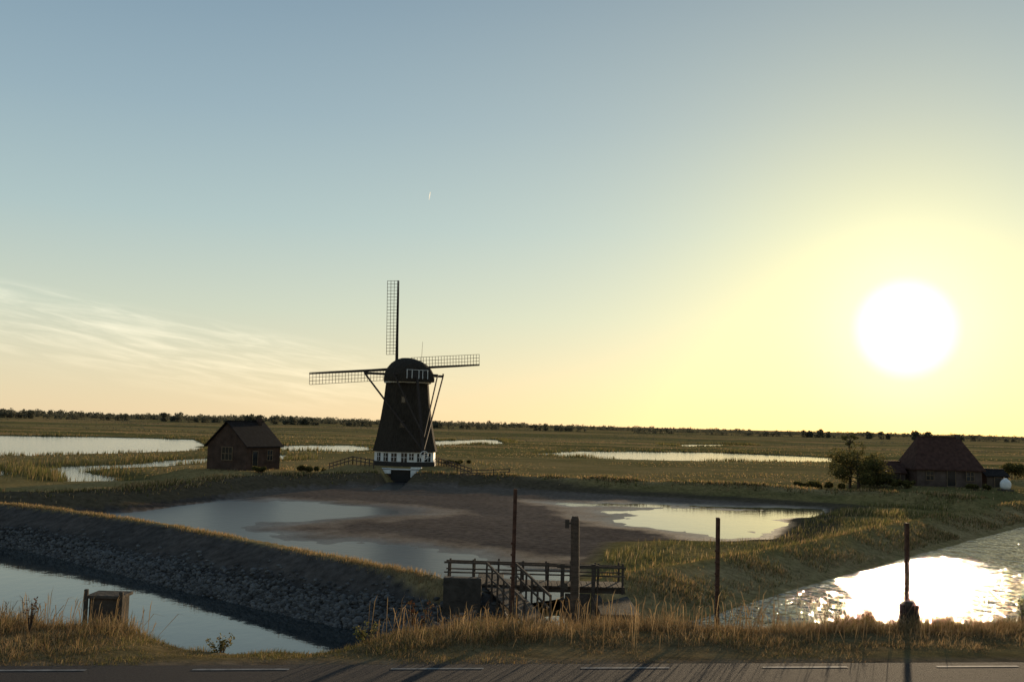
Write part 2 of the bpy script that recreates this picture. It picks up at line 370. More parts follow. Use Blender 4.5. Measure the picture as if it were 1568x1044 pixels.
parts.append(band(DR[:-1],34000,3.2,.22,.032,GRN+GRN+GOLD[:4]))
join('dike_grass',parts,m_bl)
parts=[band(FB,20000,1.1,.28,.05,GRN+GOLD,seed=22)]
n=50000; P=L([(915,838),(1000,830),(1188,828),(1210,798),(1290,772),(1480,770),(1300,822),(1180,842),(960,880)],.5)
x=rng.uniform(P[:,0].min(),P[:,0].max(),n); y=rng.uniform(P[:,1].min(),P[:,1].max(),n); k=sd(x,y,P)<0; x=x[k];y=y[k]; z=height(x,y); cl=nz(x,y,.5,24); k=(z>.12)&(rng.uniform(0,1,len(x))<.6+.6*cl); x=x[k];y=y[k];cl=cl[k]
parts.append(blades('g',x,y,(.34+.2*cl)*rng.uniform(.5,1.4,len(x)),np.clip(np.hypot(x,y)/50,.6,3)*.032,pick(len(x),GRN+GRN+GOLD[3:]),.3))
join('bank_grass',parts,m_bl)
# reed beds around the lakes
parts=[]
for P in LK:
    Q=np.vstack([P,P[:1]]); per_=np.hypot(*(Q[1:]-Q[:-1]).T).sum(); n=int(min(26000,per_*45))
    x,y=along(Q,n,2.6); z,I2=height(x,y,True); cl=nz(x,y,.25,31)
    k=(I2['lk']>-.6)&(z<.8)&(z>-.15)&(rng.uniform(0,1,n)<np.clip(.4+.9*cl,.04,1))&(np.abs(x)<260)
    x=x[k];y=y[k];cl=cl[k]; d=np.hypot(x,y)
    parts.append(blades('r',x,y,(.7+.4*cl)*rng.uniform(.5,1.2,len(x)),np.clip(d/150,.5,3)*.09,pick(len(x),[(.12,.115,.036),(.16,.145,.05),(.10,.10,.035),(.27,.19,.09)]),.15))
join('reed_bed',parts,m_bl)
n=60000; a=rng.uniform(-.62,.62,n); r=105*np.exp(rng.uniform(0,1.5,n)); x=r*np.sin(a); y=r*np.cos(a); z,I2=height(x,y,True); cl=nz(x,y,.12,33)
k=(z>.2)&(cl>-.1)&(I2['sb']>5); x=x[k];y=y[k];cl=cl[k]
join('field_grass',[blades('f',x,y,(.15+.2*np.clip(cl,0,1))*rng.uniform(.5,1.3,len(x)),np.hypot(x,y)/150*.12,pick(len(x),GRN+GOLD),.3)],m_bl)

# ------------------------------------------------------------ rip-rap stones
import bmesh
bm=bmesh.new(); bmesh.ops.create_icosphere(bm,subdivisions=1,radius=1); iv=np.array([v.co[:] for v in bm.verts]); fi=np.array([[v.index for v in f.verts] for f in bm.faces]); bm.free()
x,y=along(CANAL[1:10],20000,.85); z,I2=height(x,y,True); k=(I2['sc']>-.3)&(I2['sc']<2.0)&(I2['ch']>.3)&(x<2)&(rng.uniform(0,1,len(x))<.05+sm(1.7,.5,I2['sc'])); x=x[k];y=y[k];z=z[k]; n=len(x)
s=rng.uniform(.04,.13,n)
V=iv[None]*rng.uniform(.7,1.25,(n,len(iv),1))*s[:,None,None]*np.stack([rng.uniform(.8,1.4,n),rng.uniform(.8,1.3,n),rng.uniform(.5,.9,n)],1)[:,None,:]
th=rng.uniform(0,6.28,n); c_,s_=np.cos(th)[:,None],np.sin(th)[:,None]
V=np.stack([V[:,:,0]*c_-V[:,:,1]*s_,V[:,:,0]*s_+V[:,:,1]*c_,V[:,:,2]],-1)+np.stack([x,y,z+.01],1)[:,None,:]
Ff=(np.arange(n)[:,None,None]*len(iv)+fi[None]).reshape(-1,3)
mst,nt,b=newmat('riprap_stone'); at=N(nt,'ShaderNodeVertexColor',layer_name='Col'); nt.links.new(at.outputs[0],b.inputs['Base Color']); b.inputs['Roughness'].default_value=.8; b.inputs['Specular IOR Level'].default_value=.2
mesh_np('riprap_stones',V.reshape(-1,3),[Ff],mst,cols=np.repeat(rng.uniform(.04,.15,(n,1))*np.array([[1,.96,.92]]),len(iv),axis=0))

# ------------------------------------------------------------ materials for structures
m_thatch=simple('thatch',(.042,.035,.028),.95,2.2,.4,.8,14,stretch=(3,3,.6),spec=.05)
m_tar=simple('tarred_wood',(.028,.024,.022),.7,5,.3,.3)
m_white=simple('white_paint',(.74,.74,.72),.6,3,.12)
m_wood=simple('weathered_wood',(.095,.072,.056),.85,8,.4,.5,stretch=(1,1,4),spec=.12)
m_sail=simple('sail_wood',(.04,.03,.025),.8,5,.3)
m_lath=simple('lath_wood',(.17,.12,.075),.8,5,.3)
m_glass=simple('window_glass',(.02,.022,.025),.1,2,.2,spec=.6)
m_rust=simple('rusty_steel',(.09,.045,.03),.8,14,.5,.4)
m_conc=simple('concrete',(.075,.063,.052),.95,3,.4,.5,spec=.1)
def brick(name,c1,c2,sc=4.):
    m,nt,b=newmat(name); tc=N(nt,'ShaderNodeTexCoord'); br=N(nt,'ShaderNodeTexBrick',ins={'Scale':sc,'Mortar Size':.015,'Color1':(*c1,1),'Color2':(*c2,1),'Mortar':(.12,.10,.09,1)})
    mp=N(nt,'ShaderNodeMapping'); mp.inputs['Rotation'].default_value=(math.radians(90),0,0); nt.links.new(tc.outputs['Object'],mp.inputs[0]); nt.links.new(mp.outputs[0],br.inputs['Vector'])
    no=N(nt,'ShaderNodeTexNoise',ins={'Scale':1.2,'Detail':5.}); nt.links.new(tc.outputs['Object'],no.inputs['Vector'])
    vr=N(nt,'ShaderNodeMapRange',ins={1:.3,2:.7,3:.6,4:1.25}); nt.links.new(no.outputs[0],vr.inputs[0])
    ml=N(nt,'ShaderNodeVectorMath',operation='SCALE'); nt.links.new(br.outputs[0],ml.inputs[0]); nt.links.new(vr.outputs[0],ml.inputs['Scale'])
    nt.links.new(ml.outputs[0],b.inputs['Base Color']); b.inputs['Roughness'].default_value=.9; b.inputs['Specular IOR Level'].default_value=.1; return m
m_brick=brick('brick',(.075,.043,.03),(.055,.034,.026))
m_brick2=brick('old_brick',(.10,.056,.040),(.075,.045,.035))
def tiles(name,c):
    m,nt,b=newmat(name); tc=N(nt,'ShaderNodeTexCoord'); wv=N(nt,'ShaderNodeTexWave',ins={'Scale':4.,'Distortion':.4,'Detail':2.}); wv.bands_direction='Z'; nt.links.new(tc.outputs['Object'],wv.inputs['Vector'])
    no=N(nt,'ShaderNodeTexNoise',ins={'Scale':2.5,'Detail':5.}); nt.links.new(tc.outputs['Object'],no.inputs['Vector'])
    cr=N(nt,'ShaderNodeValToRGB'); c=np.array(c); cr.color_ramp.elements[0].position=.3;cr.color_ramp.elements[1].position=.7; cr.color_ramp.elements[0].color=(*c*.65,1); cr.color_ramp.elements[1].color=(*c*1.3,1)
    nt.links.new(no.outputs[0],cr.inputs[0]); nt.links.new(cr.outputs[0],b.inputs['Base Color'])
    bp=N(nt,'ShaderNodeBump',ins={'Strength':.8,'Distance':.05}); nt.links.new(wv.outputs[0],bp.inputs['Height']); nt.links.new(bp.outputs[0],b.inputs['Normal']); b.inputs['Roughness'].default_value=.85; b.inputs['Specular IOR Level'].default_value=.1; return m
m_tile=tiles('dark_roof_tiles',(.028,.023,.022)); m_rtile=tiles('red_roof_tiles',(.09,.047,.036))

# ------------------------------------------------------------ windmill
W=empty('windmill',(MILL[0],MILL[1],1.7))
def ngon(mb,prof,n=8,off=math.pi/8,cap=True):
    o=len(mb.v)
    for z,r in prof:
        for k in range(n):
            a=off+2*math.pi*k/n; mb.v.append((r*math.cos(a),r*math.sin(a),z))
    for i_ in range(len(prof)-1):
        for k in range(n): mb.f.append((o+i_*n+k,o+i_*n+(k+1)%n,o+(i_+1)*n+(k+1)%n,o+(i_+1)*n+k))
    if cap: mb.f.append(tuple(o+(len(prof)-1)*n+k for k in range(n)))
mb=MB(); ngon(mb,[(-.6,4.12),(.55,4.12),(.55,4.05)]); mb.ob('plinth',m_tar,W)
mb=MB(); ngon(mb,[(.55,4.0),(1.75,3.98)]); mb.ob('white_wall',m_white,W)
mb=MB(); ngon(mb,[(1.75,4.25),(1.9,4.22),(3.2,3.88),(5.5,3.42),(8.,3.05),(10.3,2.83)]); mb.ob('thatched_smock',m_thatch,W)
mb=MB(); ngon(mb,[(10.3,2.95),(10.45,3.02),(10.45,2.6)],16,0); mb.ob('curb_ring',m_white,W)
mb=MB(); mw=MB(); mg=MB()
apo=4.0*math.cos(math.pi/8)
for f,items in ((-90,[(-1.0,.65,1.0,.8,0),(.25,.7,.9,1.2,1),(1.15,.55,.8,.7,0)]),(-45,[(-.8,.6,1.0,.8,0),(.55,.9,1.0,.8,0)]),(-135,[(-.6,.6,1.0,.8,0),(.8,.8,1.0,.8,0)])):
    a=math.radians(f); nx,ny=math.cos(a),math.sin(a); tx,ty=-ny,nx
    for o,w,hh,zz,door in items:
        cx,cy=nx*(apo+.02)+tx*o,ny*(apo+.02)+ty*o
        z0=1.6-hh if not door else .5
        hh2=hh if not door else 1.15
        mg.box((cx,cy,z0),w,.08,hh2-.02,a+math.pi/2)
        mw.box((cx+nx*.05,cy+ny*.05,z0+hh2*.5),w,.04,.05,a+math.pi/2); mw.box((cx+nx*.06,cy+ny*.06,z0),.05,.04,hh2,a+math.pi/2)
mg.ob('base_windows',m_glass,W); mw.ob('window_bars',m_white,W)
mb=MB(); mw=MB()
for z,r in((8.2,3.05),(5.2,3.48)):
    ap=r*math.cos(math.pi/8); mb.box((-.15,-ap-.02,z-.35),.45,.12,.65); mw.box((-.15,-ap-.06,z-.42),.6,.1,.05); mw.box((-.15,-ap-.06,z+.31),.6,.1,.05)
mb.ob('smock_windows',m_glass,W); mw.ob('smock_window_frames',m_lath,W)
PSI=math.radians(25); TAU=math.radians(14)
s0=Vector((-math.sin(PSI),math.cos(PSI),0)); uu=Vector((math.cos(PSI),math.sin(PSI),0))
sdv=(s0*math.cos(TAU)+Vector((0,0,math.sin(TAU)))).normalized(); vv=uu.cross(sdv).normalized()
mb=MB(); secs=[]
zb=10.5
# half cross-section of the cap: (share of half width, share of height), eaves to ridge
CS=[(1.0,0),(1.0,.16),(.95,.38),(.84,.58),(.66,.77),(.42,.92),(.16,.995),(0,1.0)]
PROF=CS+[(-a,b) for a,b in CS[-2::-1]]; ns=len(PROF)-1
for t,hw,hh in ((-3.5,1.9,1.7),(-3.1,2.4,2.2),(-2.2,2.8,2.65),(-1,3.0,2.9),(0,3.02,3.05),(1.2,2.8,3.1),(2.4,2.2,2.95),(3.0,1.6,2.6)):
    secs.append([s0*t+uu*(hw*a)+Vector((0,0,zb+hh*b)) for a,b in PROF])
vs=[p for r_ in secs for p in r_]; fs=[]
for i_ in range(len(secs)-1):
    for k in range(ns): fs.append((i_*(ns+1)+k,i_*(ns+1)+k+1,(i_+1)*(ns+1)+k+1,(i_+1)*(ns+1)+k))
    fs.append((i_*(ns+1),(i_+1)*(ns+1),(i_+1)*(ns+1)+ns,i_*(ns+1)+ns))
fs.append(tuple(range(ns+1))); fs.append(tuple((len(secs)-1)*(ns+1)+k for k in range(ns+1)))
mb.add(vs,fs); mb.ob('thatched_cap',m_thatch,W)
mb=MB(); mw=MB()
rc=-s0*3.55+Vector((0,0,zb))
mb.beam(rc-uu*1.35+Vector((0,0,.85)),rc+uu*1.35+Vector((0,0,.85)),.06,1.0)
for k in(-1.35,-.7,.2,.7,1.35): mw.beam(rc-s0*.06+uu*k+Vector((0,0,.3)),rc-s0*.06+uu*k+Vector((0,0,1.35)),.07)
mw.beam(rc-s0*.07-uu*1.4+Vector((0,0,1.38)),rc-s0*.07+uu*1.4+Vector((0,0,1.38)),.06,.05)
mb.ob('cap_rear_boarding',m_tar,W); mw.ob('cap_rear_trim',m_white,W)
mb=MB()
TB=-s0*6.6+Vector((0,0,1.5)); zz=zb+.95
LA=s0*1.3-uu*5.3+Vector((0,0,zz)); LB=s0*1.3+uu*5.3+Vector((0,0,zz))
SA=-s0*3.0-uu*2.9+Vector((0,0,zz-.1)); SB=-s0*3.0+uu*2.9+Vector((0,0,zz-.1))
mb.beam(LA,LB,.26,.3); mb.beam(SA,SB,.24,.26)
mb.beam(-s0*3.3+Vector((0,0,zz)),TB,.3,.34)
mb.beam(LA,TB+Vector((0,0,.5)),.15,.18); mb.beam(LB,TB+Vector((0,0,.5)),.15,.18)
mb.beam(SA,TB+Vector((0,0,2.2)),.13,.16); mb.beam(SB,TB+Vector((0,0,2.2)),.13,.16)
mb.beam(LA,LA+Vector((0,0,.35)),.2); mb.beam(LB,LB+Vector((0,0,.35)),.2)
mb.ob('tail_beams',m_sail,W)
mw=MB()
wc=TB-s0*.3
for k in range(16):
    a0=2*math.pi*k/16;a1=2*math.pi*(k+1)/16
    f_=lambda a:wc+uu*math.cos(a)*.5+Vector((0,0,math.sin(a)*.5))
    mw.beam(f_(a0),f_(a1),.07)
    if k%4==0: mw.beam(wc,f_(a0),.06)
mw.ob('winch_wheel',m_white,W)
# sails
hub=s0*4.4+Vector((0,0,zb+1.85)); PH=math.radians(5.6)
ms=MB(); mlh=MB(); mk=MB()
mk.beam(hub-sdv*1.9,hub+sdv*.5,.7)
for k in range(4):
    a=PH+k*math.pi/2; e_=uu*math.cos(a)+vv*math.sin(a); p_=-uu*math.sin(a)+vv*math.cos(a)
    off=sdv*(.18 if k%2 else -.18); RL=11.6
    ms.beam(hub+off-e_*.6,hub+off+e_*RL,.36,.32,sdv,.16,.14)
    for r in np.arange(1.9,RL,.42): mlh.beam(hub+off+e_*r-p_*.15,hub+off+e_*r+p_*1.42+sdv*.12,.05,.045,sdv)
    for q_ in(.5,.95,1.42): mlh.beam(hub+off+e_*1.9+p_*q_,hub+off+e_*(RL-.05)+p_*q_,.05,.045,sdv)
    mlh.beam(hub+off+e_*1.9-p_*.15,hub+off+e_*(RL-.05)-p_*.15,.04,.04,sdv)
mk.ob('windshaft',m_sail,W); ms.ob('sail_stocks',m_sail,W); mlh.ob('sail_lattice',m_lath,W)
mb=MB(); mb.beam(Vector((1.6,.5,zb+1.8)),Vector((1.7,.5,zb+5.2)),.05,w2=.03); mb.ob('lightning_rod',m_sail,W)
H=empty('culvert_headwall',(MILL[0]+.2,MILL[1]-6.4,0))
mb=MB(); mb.box((0,.3,-.3),5.2,.5,1.7); mb.ob('wall',m_brick2,H)
mb=MB(); mb.box((0,0.02,-.2),2.3,.1,1.5); mb.ob('dark_mouth_panel',m_tar,H)  # solid dark panel standing in for the shaded culvert mouth
mb=MB(); mb.box((-1.75,-.1,.95),1.15,.5,.65); mb.box((1.85,-.1,.55),1.3,.5,1.2); mb.box((0,.0,1.42),5.4,.7,.12); mb.ob('white_coping',m_white,H,bevel=.02)

def rails(name,pts,h,mat,step=2.,th=.10,nr=2,post=None):
    E=empty(name,(0,0,0)); mb=MB(); mp_=MB()
    for a,b_ in zip(pts[:-1],pts[1:]):
        a=Vector(a);b_=Vector(b_); Ln=(b_-a).length; n=max(1,round(Ln/step))
        for k in range(n+1):
            p=a+(b_-a)*k/n; mp_.beam(p-Vector((0,0,.4)),p+Vector((0,0,h+.05)),post or th)
        for r in range(nr):
            z=h*(1-r*.8/nr)-.05; dv=(b_-a).normalized(); sdn=Vector((dv.y,-dv.x,0))*(th*.8)
            mb.beam(a+Vector((0,0,z))+sdn,b_+Vector((0,0,z))+sdn,.05,th)
    mp_.ob('posts',mat,E); mb.ob('rails',mat,E); return E
def gz(x,y): return float(height(np.array([x]),np.array([y]))[0])
def gp(u,v,z):
    p=G(u,v,z); return (p[0],p[1],gz(*p))
rails('wooden_fence',[gp(505,708,1.6),gp(540,712,1.6),gp(572,716,1.6)],1.0,m_wood,1.3,.12)
rails('wooden_fence',[gp(668,713,1.6),gp(700,718,1.6),gp(722,722,1.5)],1.0,m_wood,1.1,.12)
rails('wooden_fence',[gp(705,724,1.5),gp(780,726,1.4)],.8,m_wood,1.8,.1)

# ------------------------------------------------------------ brick house
def gable_house(name,loc,rot,w,l,hw,hr,wallm,roofm,hip=0,over=.35,openings=()):
    """gable faces local -Y, ridge along local Y"""
    E=empty(name,loc,rot); mb=MB()
    vs=[(-w/2,0,-.5),(w/2,0,-.5),(w/2,l,-.5),(-w/2,l,-.5),(-w/2,0,hw),(w/2,0,hw),(w/2,l,hw),(-w/2,l,hw),(0,hip*.98,hr-.12),(0,l-hip*.98,hr-.12)]
    mb.add(vs,[(0,1,5,4),(1,2,6,5),(2,3,7,6),(3,0,4,7),(4,5,8),(6,7,9)]); mb.ob('walls',wallm,E)
    mb=MB(); o=over; sl=(hr-hw)/(w/2); ze=hw-o*sl; T=.14
    a=[(-w/2-o,-o,ze),(w/2+o,-o,ze),(w/2+o,l+o,ze),(-w/2-o,l+o,ze),(0,(-o if not hip else hip),hr),(0,(l+o if not hip else l-hip),hr)]
    b_=[(x,y,z+T) for x,y,z in a]
    mb.add(a+b_,[(7,8,11,10),(9,6,10,11),(1,4,5,2),(3,5,4,0),(0,4,10,6),(4,1,7,10),(2,5,11,8),(5,3,9,11),(1,2,8,7),(3,0,6,9)]+([(0,1,4),(6,10,7),(2,3,5),(8,11,9)] if hip else []))
    mb.ob('roof',roofm,E)
    mb=MB(); mb.beam((0,a[4][1],hr+T),(0,a[5][1],hr+T),.25,.12); mb.ob('ridge_tiles',roofm,E)
    fr=MB(); gl=MB()
    for side,pos,z0,ww,hh,nx_,ny_ in openings:
        if side=='f': c=Vector((pos,-.02,z0)); t=Vector((1,0,0)); n_=Vector((0,-1,0))
        else: c=Vector((w/2+.02,pos,z0)); t=Vector((0,1,0)); n_=Vector((1,0,0))
        gl.beam(c-t*ww/2+Vector((0,0,hh/2)),c+t*ww/2+Vector((0,0,hh/2)),.06,hh)
        for i_ in range(nx_+1): 
            p=c+t*(-ww/2+ww*i_/nx_)+n_*.04; fr.beam(p,p+Vector((0,0,hh)),.07)
        for i_ in range(ny_+1):
            p=c+Vector((0,0,hh*i_/ny_))+n_*.05; fr.beam(p-t*(ww/2+.05),p+t*(ww/2+.05),.07)
    if gl.v: gl.ob('window_panes',m_glass,E); fr.ob('window_frames',m_lath,E)
    return E
hp=GD(346,718,115.0); hp.z=1.15
hE=gable_house('brick_house',hp,math.radians(-24),5.6,6.2,2.9,5.5,m_brick,m_tile,0,.3,[('f',.1,1.15,1.5,1.5,3,2),('s',1.5,.2,.95,2.0,1,1),('s',4.2,1.1,1.0,1.2,2,2)])
mb=MB(); mb.box((0.3,5.2,4.9),.5,.5,1.1); mb.ob('chimney',m_brick,hE)
# ------------------------------------------------------------ farmhouse on the right
bp_=GD(1412,745,119.0); bp_.z=.95
fE=gable_house('farmhouse',(bp_.x,bp_.y+4.5,.95),math.radians(-90-3),7.0,7.6,2.3,5.8,m_brick2,m_rtile,1.3,.35,[('s',1.5,.8,.9,1.1,2,2),('s',4.0,.1,1.0,2.0,1,1),('s',6.2,.8,.9,1.1,2,2)])
mb=MB(); mb.box((0,6.1,5.5),.5,.5,.8); mb.ob('chimney',m_brick,fE)
sh=gable_house('garden_shed',(bp_.x+8.6,bp_.y+3.5,.9),math.radians(-90),3.2,2.6,1.4,2.1,m_wood,m_tile,0,.15,[('s',1.3,.1,.8,1.2,1,1)])
sh=gable_house('low_barn',(bp_.x-4.6,bp_.y+5.5,.9),math.radians(-90),4.0,4.0,1.5,2.7,m_brick2,m_rtile,0,.2,[('s',1.2,.6,.8,.8,1,1),('s',2.9,.1,.9,1.5,1,1)])
tk=GD(1540,755,114.0); E=empty('white_water_tank',(tk.x,tk.y,gz(tk.x,tk.y)))
mb=MB(); pts=[(0,0,.15),(0,0,.25),(0,0,.5),(0,0,.9),(0,0,1.15),(0,0,1.3),(0,0,1.42)]; mb.tube(pts,[.3,.5,.58,.58,.45,.25,.15],16); mb.ob('vessel',m_white,E,smooth=True)
mb=MB(); mb.box((0,0,-.1),1.3,1.3,.25); mb.ob('base_slab',m_conc,E)

# ------------------------------------------------------------ trees & bushes
def leafcloud(centers,rads,n,size,pal,flat=.8):
    centers=np.array(centers); rads=np.array(rads); k=rng.choice(len(centers),n,p=rads**2/np.sum(rads**2))
    d=rng.normal(0,1,(n,3)); d/=np.linalg.norm(d,axis=1)[:,None]; r=rads[k]*rng.uniform(.35,1.05,n)**.6
    p=centers[k]+d*r[:,None]*np.array([1,1,flat])
    a=rng.normal(0,1,(n,3)); a/=np.linalg.norm(a,axis=1)[:,None]; b_=np.cross(a,rng.normal(0,1,(n,3))); b_/=np.linalg.norm(b_,axis=1)[:,None]
    s=size*rng.uniform(.6,1.4,n)[:,None]
    V=np.stack([p-a*s,p+b_*s*.5,p+a*s,p-b_*s*.5],1).reshape(-1,3)
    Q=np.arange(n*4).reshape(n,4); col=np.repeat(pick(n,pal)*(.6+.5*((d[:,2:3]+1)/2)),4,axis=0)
    return V,Q,col
TP=[(.10,.095,.03),(.13,.115,.038),(.065,.067,.024),(.18,.145,.05)]
def tree(name,loc,h,cw,nl=2600,seed=0,low=.3,leaf=.14,cr=1.):
    r=random.Random(seed); E=empty(name,loc); mb=MB(); lx=r.uniform(-.3,.3)
    tp=[(0,0,-.2),(lx*.3,0,h*.25),(lx,0.1,h*.55),(lx*.6,0,h*.85)]; mb.tube(tp,[h*.04,h*.03,h*.018,h*.006],7)
    cs=[];rs=[]
    for k in range(15):
        a=k*2.4+r.uniform(-.4,.4); z0=h*(low*.6+.5*k/15); t0=Vector((lx*z0/h,0,z0)); L_=cw*.5*r.uniform(.7,1.)*(1-.45*(k/15)**2)
        t1=t0+Vector((math.cos(a)*L_*.6,math.sin(a)*L_*.6,h*.08)); t2=t0+Vector((math.cos(a)*L_,math.sin(a)*L_,h*r.uniform(.08,.2)))
        mb.tube([t0,t1,t2],[h*.012,h*.008,h*.003],5); cs+= [t2[:],((t1+t2)/2)[:],t1[:]]; rs+=[cw*r.uniform(.10,.15)*cr,cw*.11*cr,cw*.09*cr]
    cs.append((lx*.6,0,h*.88)); rs.append(cw*.13*cr)
    mb.ob('trunk_and_limbs',m_wood,E,smooth=True)
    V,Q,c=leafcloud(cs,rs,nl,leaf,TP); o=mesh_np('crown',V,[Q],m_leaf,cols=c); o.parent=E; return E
tp=GD(1315,732,116.0)
tree('broadleaf_tree',(tp.x,tp.y,gz(tp.x,tp.y)),5.5,8.2,8500,3,.2,leaf=.12)
t2=GD(1301,732,119.0); E=empty('pine_tree',(t2.x,t2.y,gz(t2.x,t2.y))); mb=MB()
mb.tube([(0,0,-.2),(.15,0,2.),(-.05,0,4.),(.05,0,6.0)],[.17,.13,.09,.03],7); cs=[];rs=[]
for a,l_,z in((0,.75,5.9),(2.2,.7,6.0),(3.6,.8,5.8),(5,.6,6.1),(1,.5,5.4),(4.2,.9,5.2)):
    t_=(math.cos(a)*l_,math.sin(a)*l_,z); mb.tube([(0,0,z-.7),(t_[0]*.6,t_[1]*.6,z-.25),t_],[.05,.035,.012],5); cs.append(t_); rs.append(.38)
mb.ob('trunk_and_limbs',m_wood,E); V,Q,c=leafcloud(cs,rs,650,.09,TP[:3],.45); o_=mesh_np('crown',V,[Q],m_leaf,cols=c); o_.parent=E
def bush(name,loc,w,h,n=900,leaf=.13,seed=1,pal=TP):
    r=random.Random(seed); E=empty(name,loc); mb=MB(); cs=[];rs=[]
    for k in range(9):
        x=r.uniform(-w*.4,w*.4); y=r.uniform(-w*.15,w*.15); zt=h*r.uniform(.45,.8); mb.tube([(x*.3,y*.3,-.1),(x*.8,y*.8,zt*.6),(x,y,zt)],[.04,.025,.01],5); cs.append((x,y,zt*.8)); rs.append(min(w,h)*r.uniform(.25,.38))
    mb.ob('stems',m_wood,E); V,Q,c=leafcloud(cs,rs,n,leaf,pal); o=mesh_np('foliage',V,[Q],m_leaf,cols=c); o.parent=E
for u,v,d,w,h,s in((1270,737,117,5.5,1.3,1),(1345,742,115,5.,1.6,2),(1552,700,160,6.,3.0,3),(1230,732,121,2.5,.9,4),(1385,745,114,3,1.1,5),(1500,748,113,3,.9,6),(700,712,128,4,1.,7),(480,708,125,4,1.2,8),(400,735,112,2.2,.8,9)):
    p=GD(u,v,d); bush('bush',(p.x,p.y,gz(p.x,p.y)),w,h,int(900+w*250),.11 if d<150 else .16,s)
# distant tree line
Vs=[];Qs=[];Cs=[];o=0
DPAL=[(.12,.12,.085),(.14,.14,.095),(.10,.10,.075)]  # distant foliage, haze put into the colour as paler tones
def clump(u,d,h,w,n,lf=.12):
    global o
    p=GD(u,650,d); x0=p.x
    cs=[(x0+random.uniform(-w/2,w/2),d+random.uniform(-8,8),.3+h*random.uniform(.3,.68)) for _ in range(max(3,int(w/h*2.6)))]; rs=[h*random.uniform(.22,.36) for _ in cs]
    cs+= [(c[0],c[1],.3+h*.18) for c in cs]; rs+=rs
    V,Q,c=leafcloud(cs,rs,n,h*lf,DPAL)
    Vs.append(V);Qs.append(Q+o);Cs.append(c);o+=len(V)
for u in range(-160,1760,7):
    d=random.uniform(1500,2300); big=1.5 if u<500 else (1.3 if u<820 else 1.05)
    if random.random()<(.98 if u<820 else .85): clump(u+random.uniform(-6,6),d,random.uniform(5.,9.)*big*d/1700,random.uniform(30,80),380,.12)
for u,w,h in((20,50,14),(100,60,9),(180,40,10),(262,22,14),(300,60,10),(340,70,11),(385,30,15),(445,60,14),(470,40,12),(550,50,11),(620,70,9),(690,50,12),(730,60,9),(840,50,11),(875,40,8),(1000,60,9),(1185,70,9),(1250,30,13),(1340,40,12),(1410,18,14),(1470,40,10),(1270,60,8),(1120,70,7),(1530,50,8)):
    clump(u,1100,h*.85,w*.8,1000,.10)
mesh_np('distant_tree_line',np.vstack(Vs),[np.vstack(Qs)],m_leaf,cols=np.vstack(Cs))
Vs=[];Qs=[];Cs=[];o=0
for k in range(80):
    d=math.exp(random.uniform(math.log(380),math.log(1300))); clump(random.uniform(-50,1620),d,random.uniform(.7,1.3)*(d/500)**.6,random.uniform(20,80)*(d/500),480,.2)
mesh_np('hedgerow',np.vstack(Vs),[np.vstack(Qs)],m_leaf,cols=np.vstack(Cs))

# ------------------------------------------------------------ bridge and sluice
B=empty('wooden_bridge',(0,0,0)); zd=1.42
pl=MB(); xs=np.arange(-2.2,4.2,.22)
for x in xs: pl.box((x,37.2,zd-.06),.2,1.3,.06+random.uniform(-.004,.004))
pl.ob('deck_planks',m_wood,B)
mb=MB()
for y in(36.7,37.7): mb.beam((-2.3,y,zd-.16),(4.3,y,zd-.16),.12,.16)
mb.ob('girders',m_wood,B)
mb=MB(); mr=MB()
for y,hh in((36.55,.82),(37.85,.70)):
    for x in np.arange(-2.1,4.3,.9): mb.beam((x,y,zd-.25),(x+random.uniform(-.03,.03),y,zd+hh+random.uniform(-.03,.06)),.07)
    mr.beam((-2.25,y-.06,zd+hh-.06),(4.3,y-.06,zd+hh-.12),.04,.07); mr.beam((-2.25,y-.06,zd+hh*.5),(4.3,y-.06,zd+hh*.48),.04,.05)
mb.ob('posts',m_wood,B); mr.ob('handrails',m_wood,B)
SW=empty('sluice',(0,0,0))
mb=MB(); mb.box((-.6,38.0,-1),1.0,4.5,2.3); mb.box((4.0,37.2,-1),1.4,4.,1.7); mb.box((-1.5,34.9,-1),1.3,.4,2.9); mb.ob('concrete_walls',m_conc,SW,bevel=.03)
mb=MB()
for (a,b_) in (((-.7,36.2),(.55,29.6)),((.35,36.2),(1.35,30.6))):
    n=6
    for k in range(n+1):
        t=k/n; x=a[0]+(b_[0]-a[0])*t; y=a[1]+(b_[1]-a[1])*t; mb.beam((x,y,.2),(x,y,2.25-.15*t),.07)
    mb.beam((a[0],a[1],2.22),(b_[0],b_[1],2.06),.05,.08); mb.beam((a[0],a[1],1.82),(b_[0],b_[1],1.66),.04,.06)
pl=MB()
for t in np.linspace(0,1,30):
    x0=-.7+1.25*t; x1=.35+1.0*t; y=36.2-6.2*t; pl.beam((x0,y,1.34),(x1,y,1.34),.19,.05)
mb.ob('walkway_railing',m_wood,SW); pl.ob('walkway_planks',m_wood,SW)
mb=MB()
for x in(2.0,3.1): mb.beam((x,36.0,-.5),(x,36.0,2.3),.13)
mb.beam((1.8,36,2.2),(3.3,36,2.2),.11,.12); mb.box((2.55,36.05,.15),.9,.08,1.1); mb.ob('gate_frame',m_wood,SW)

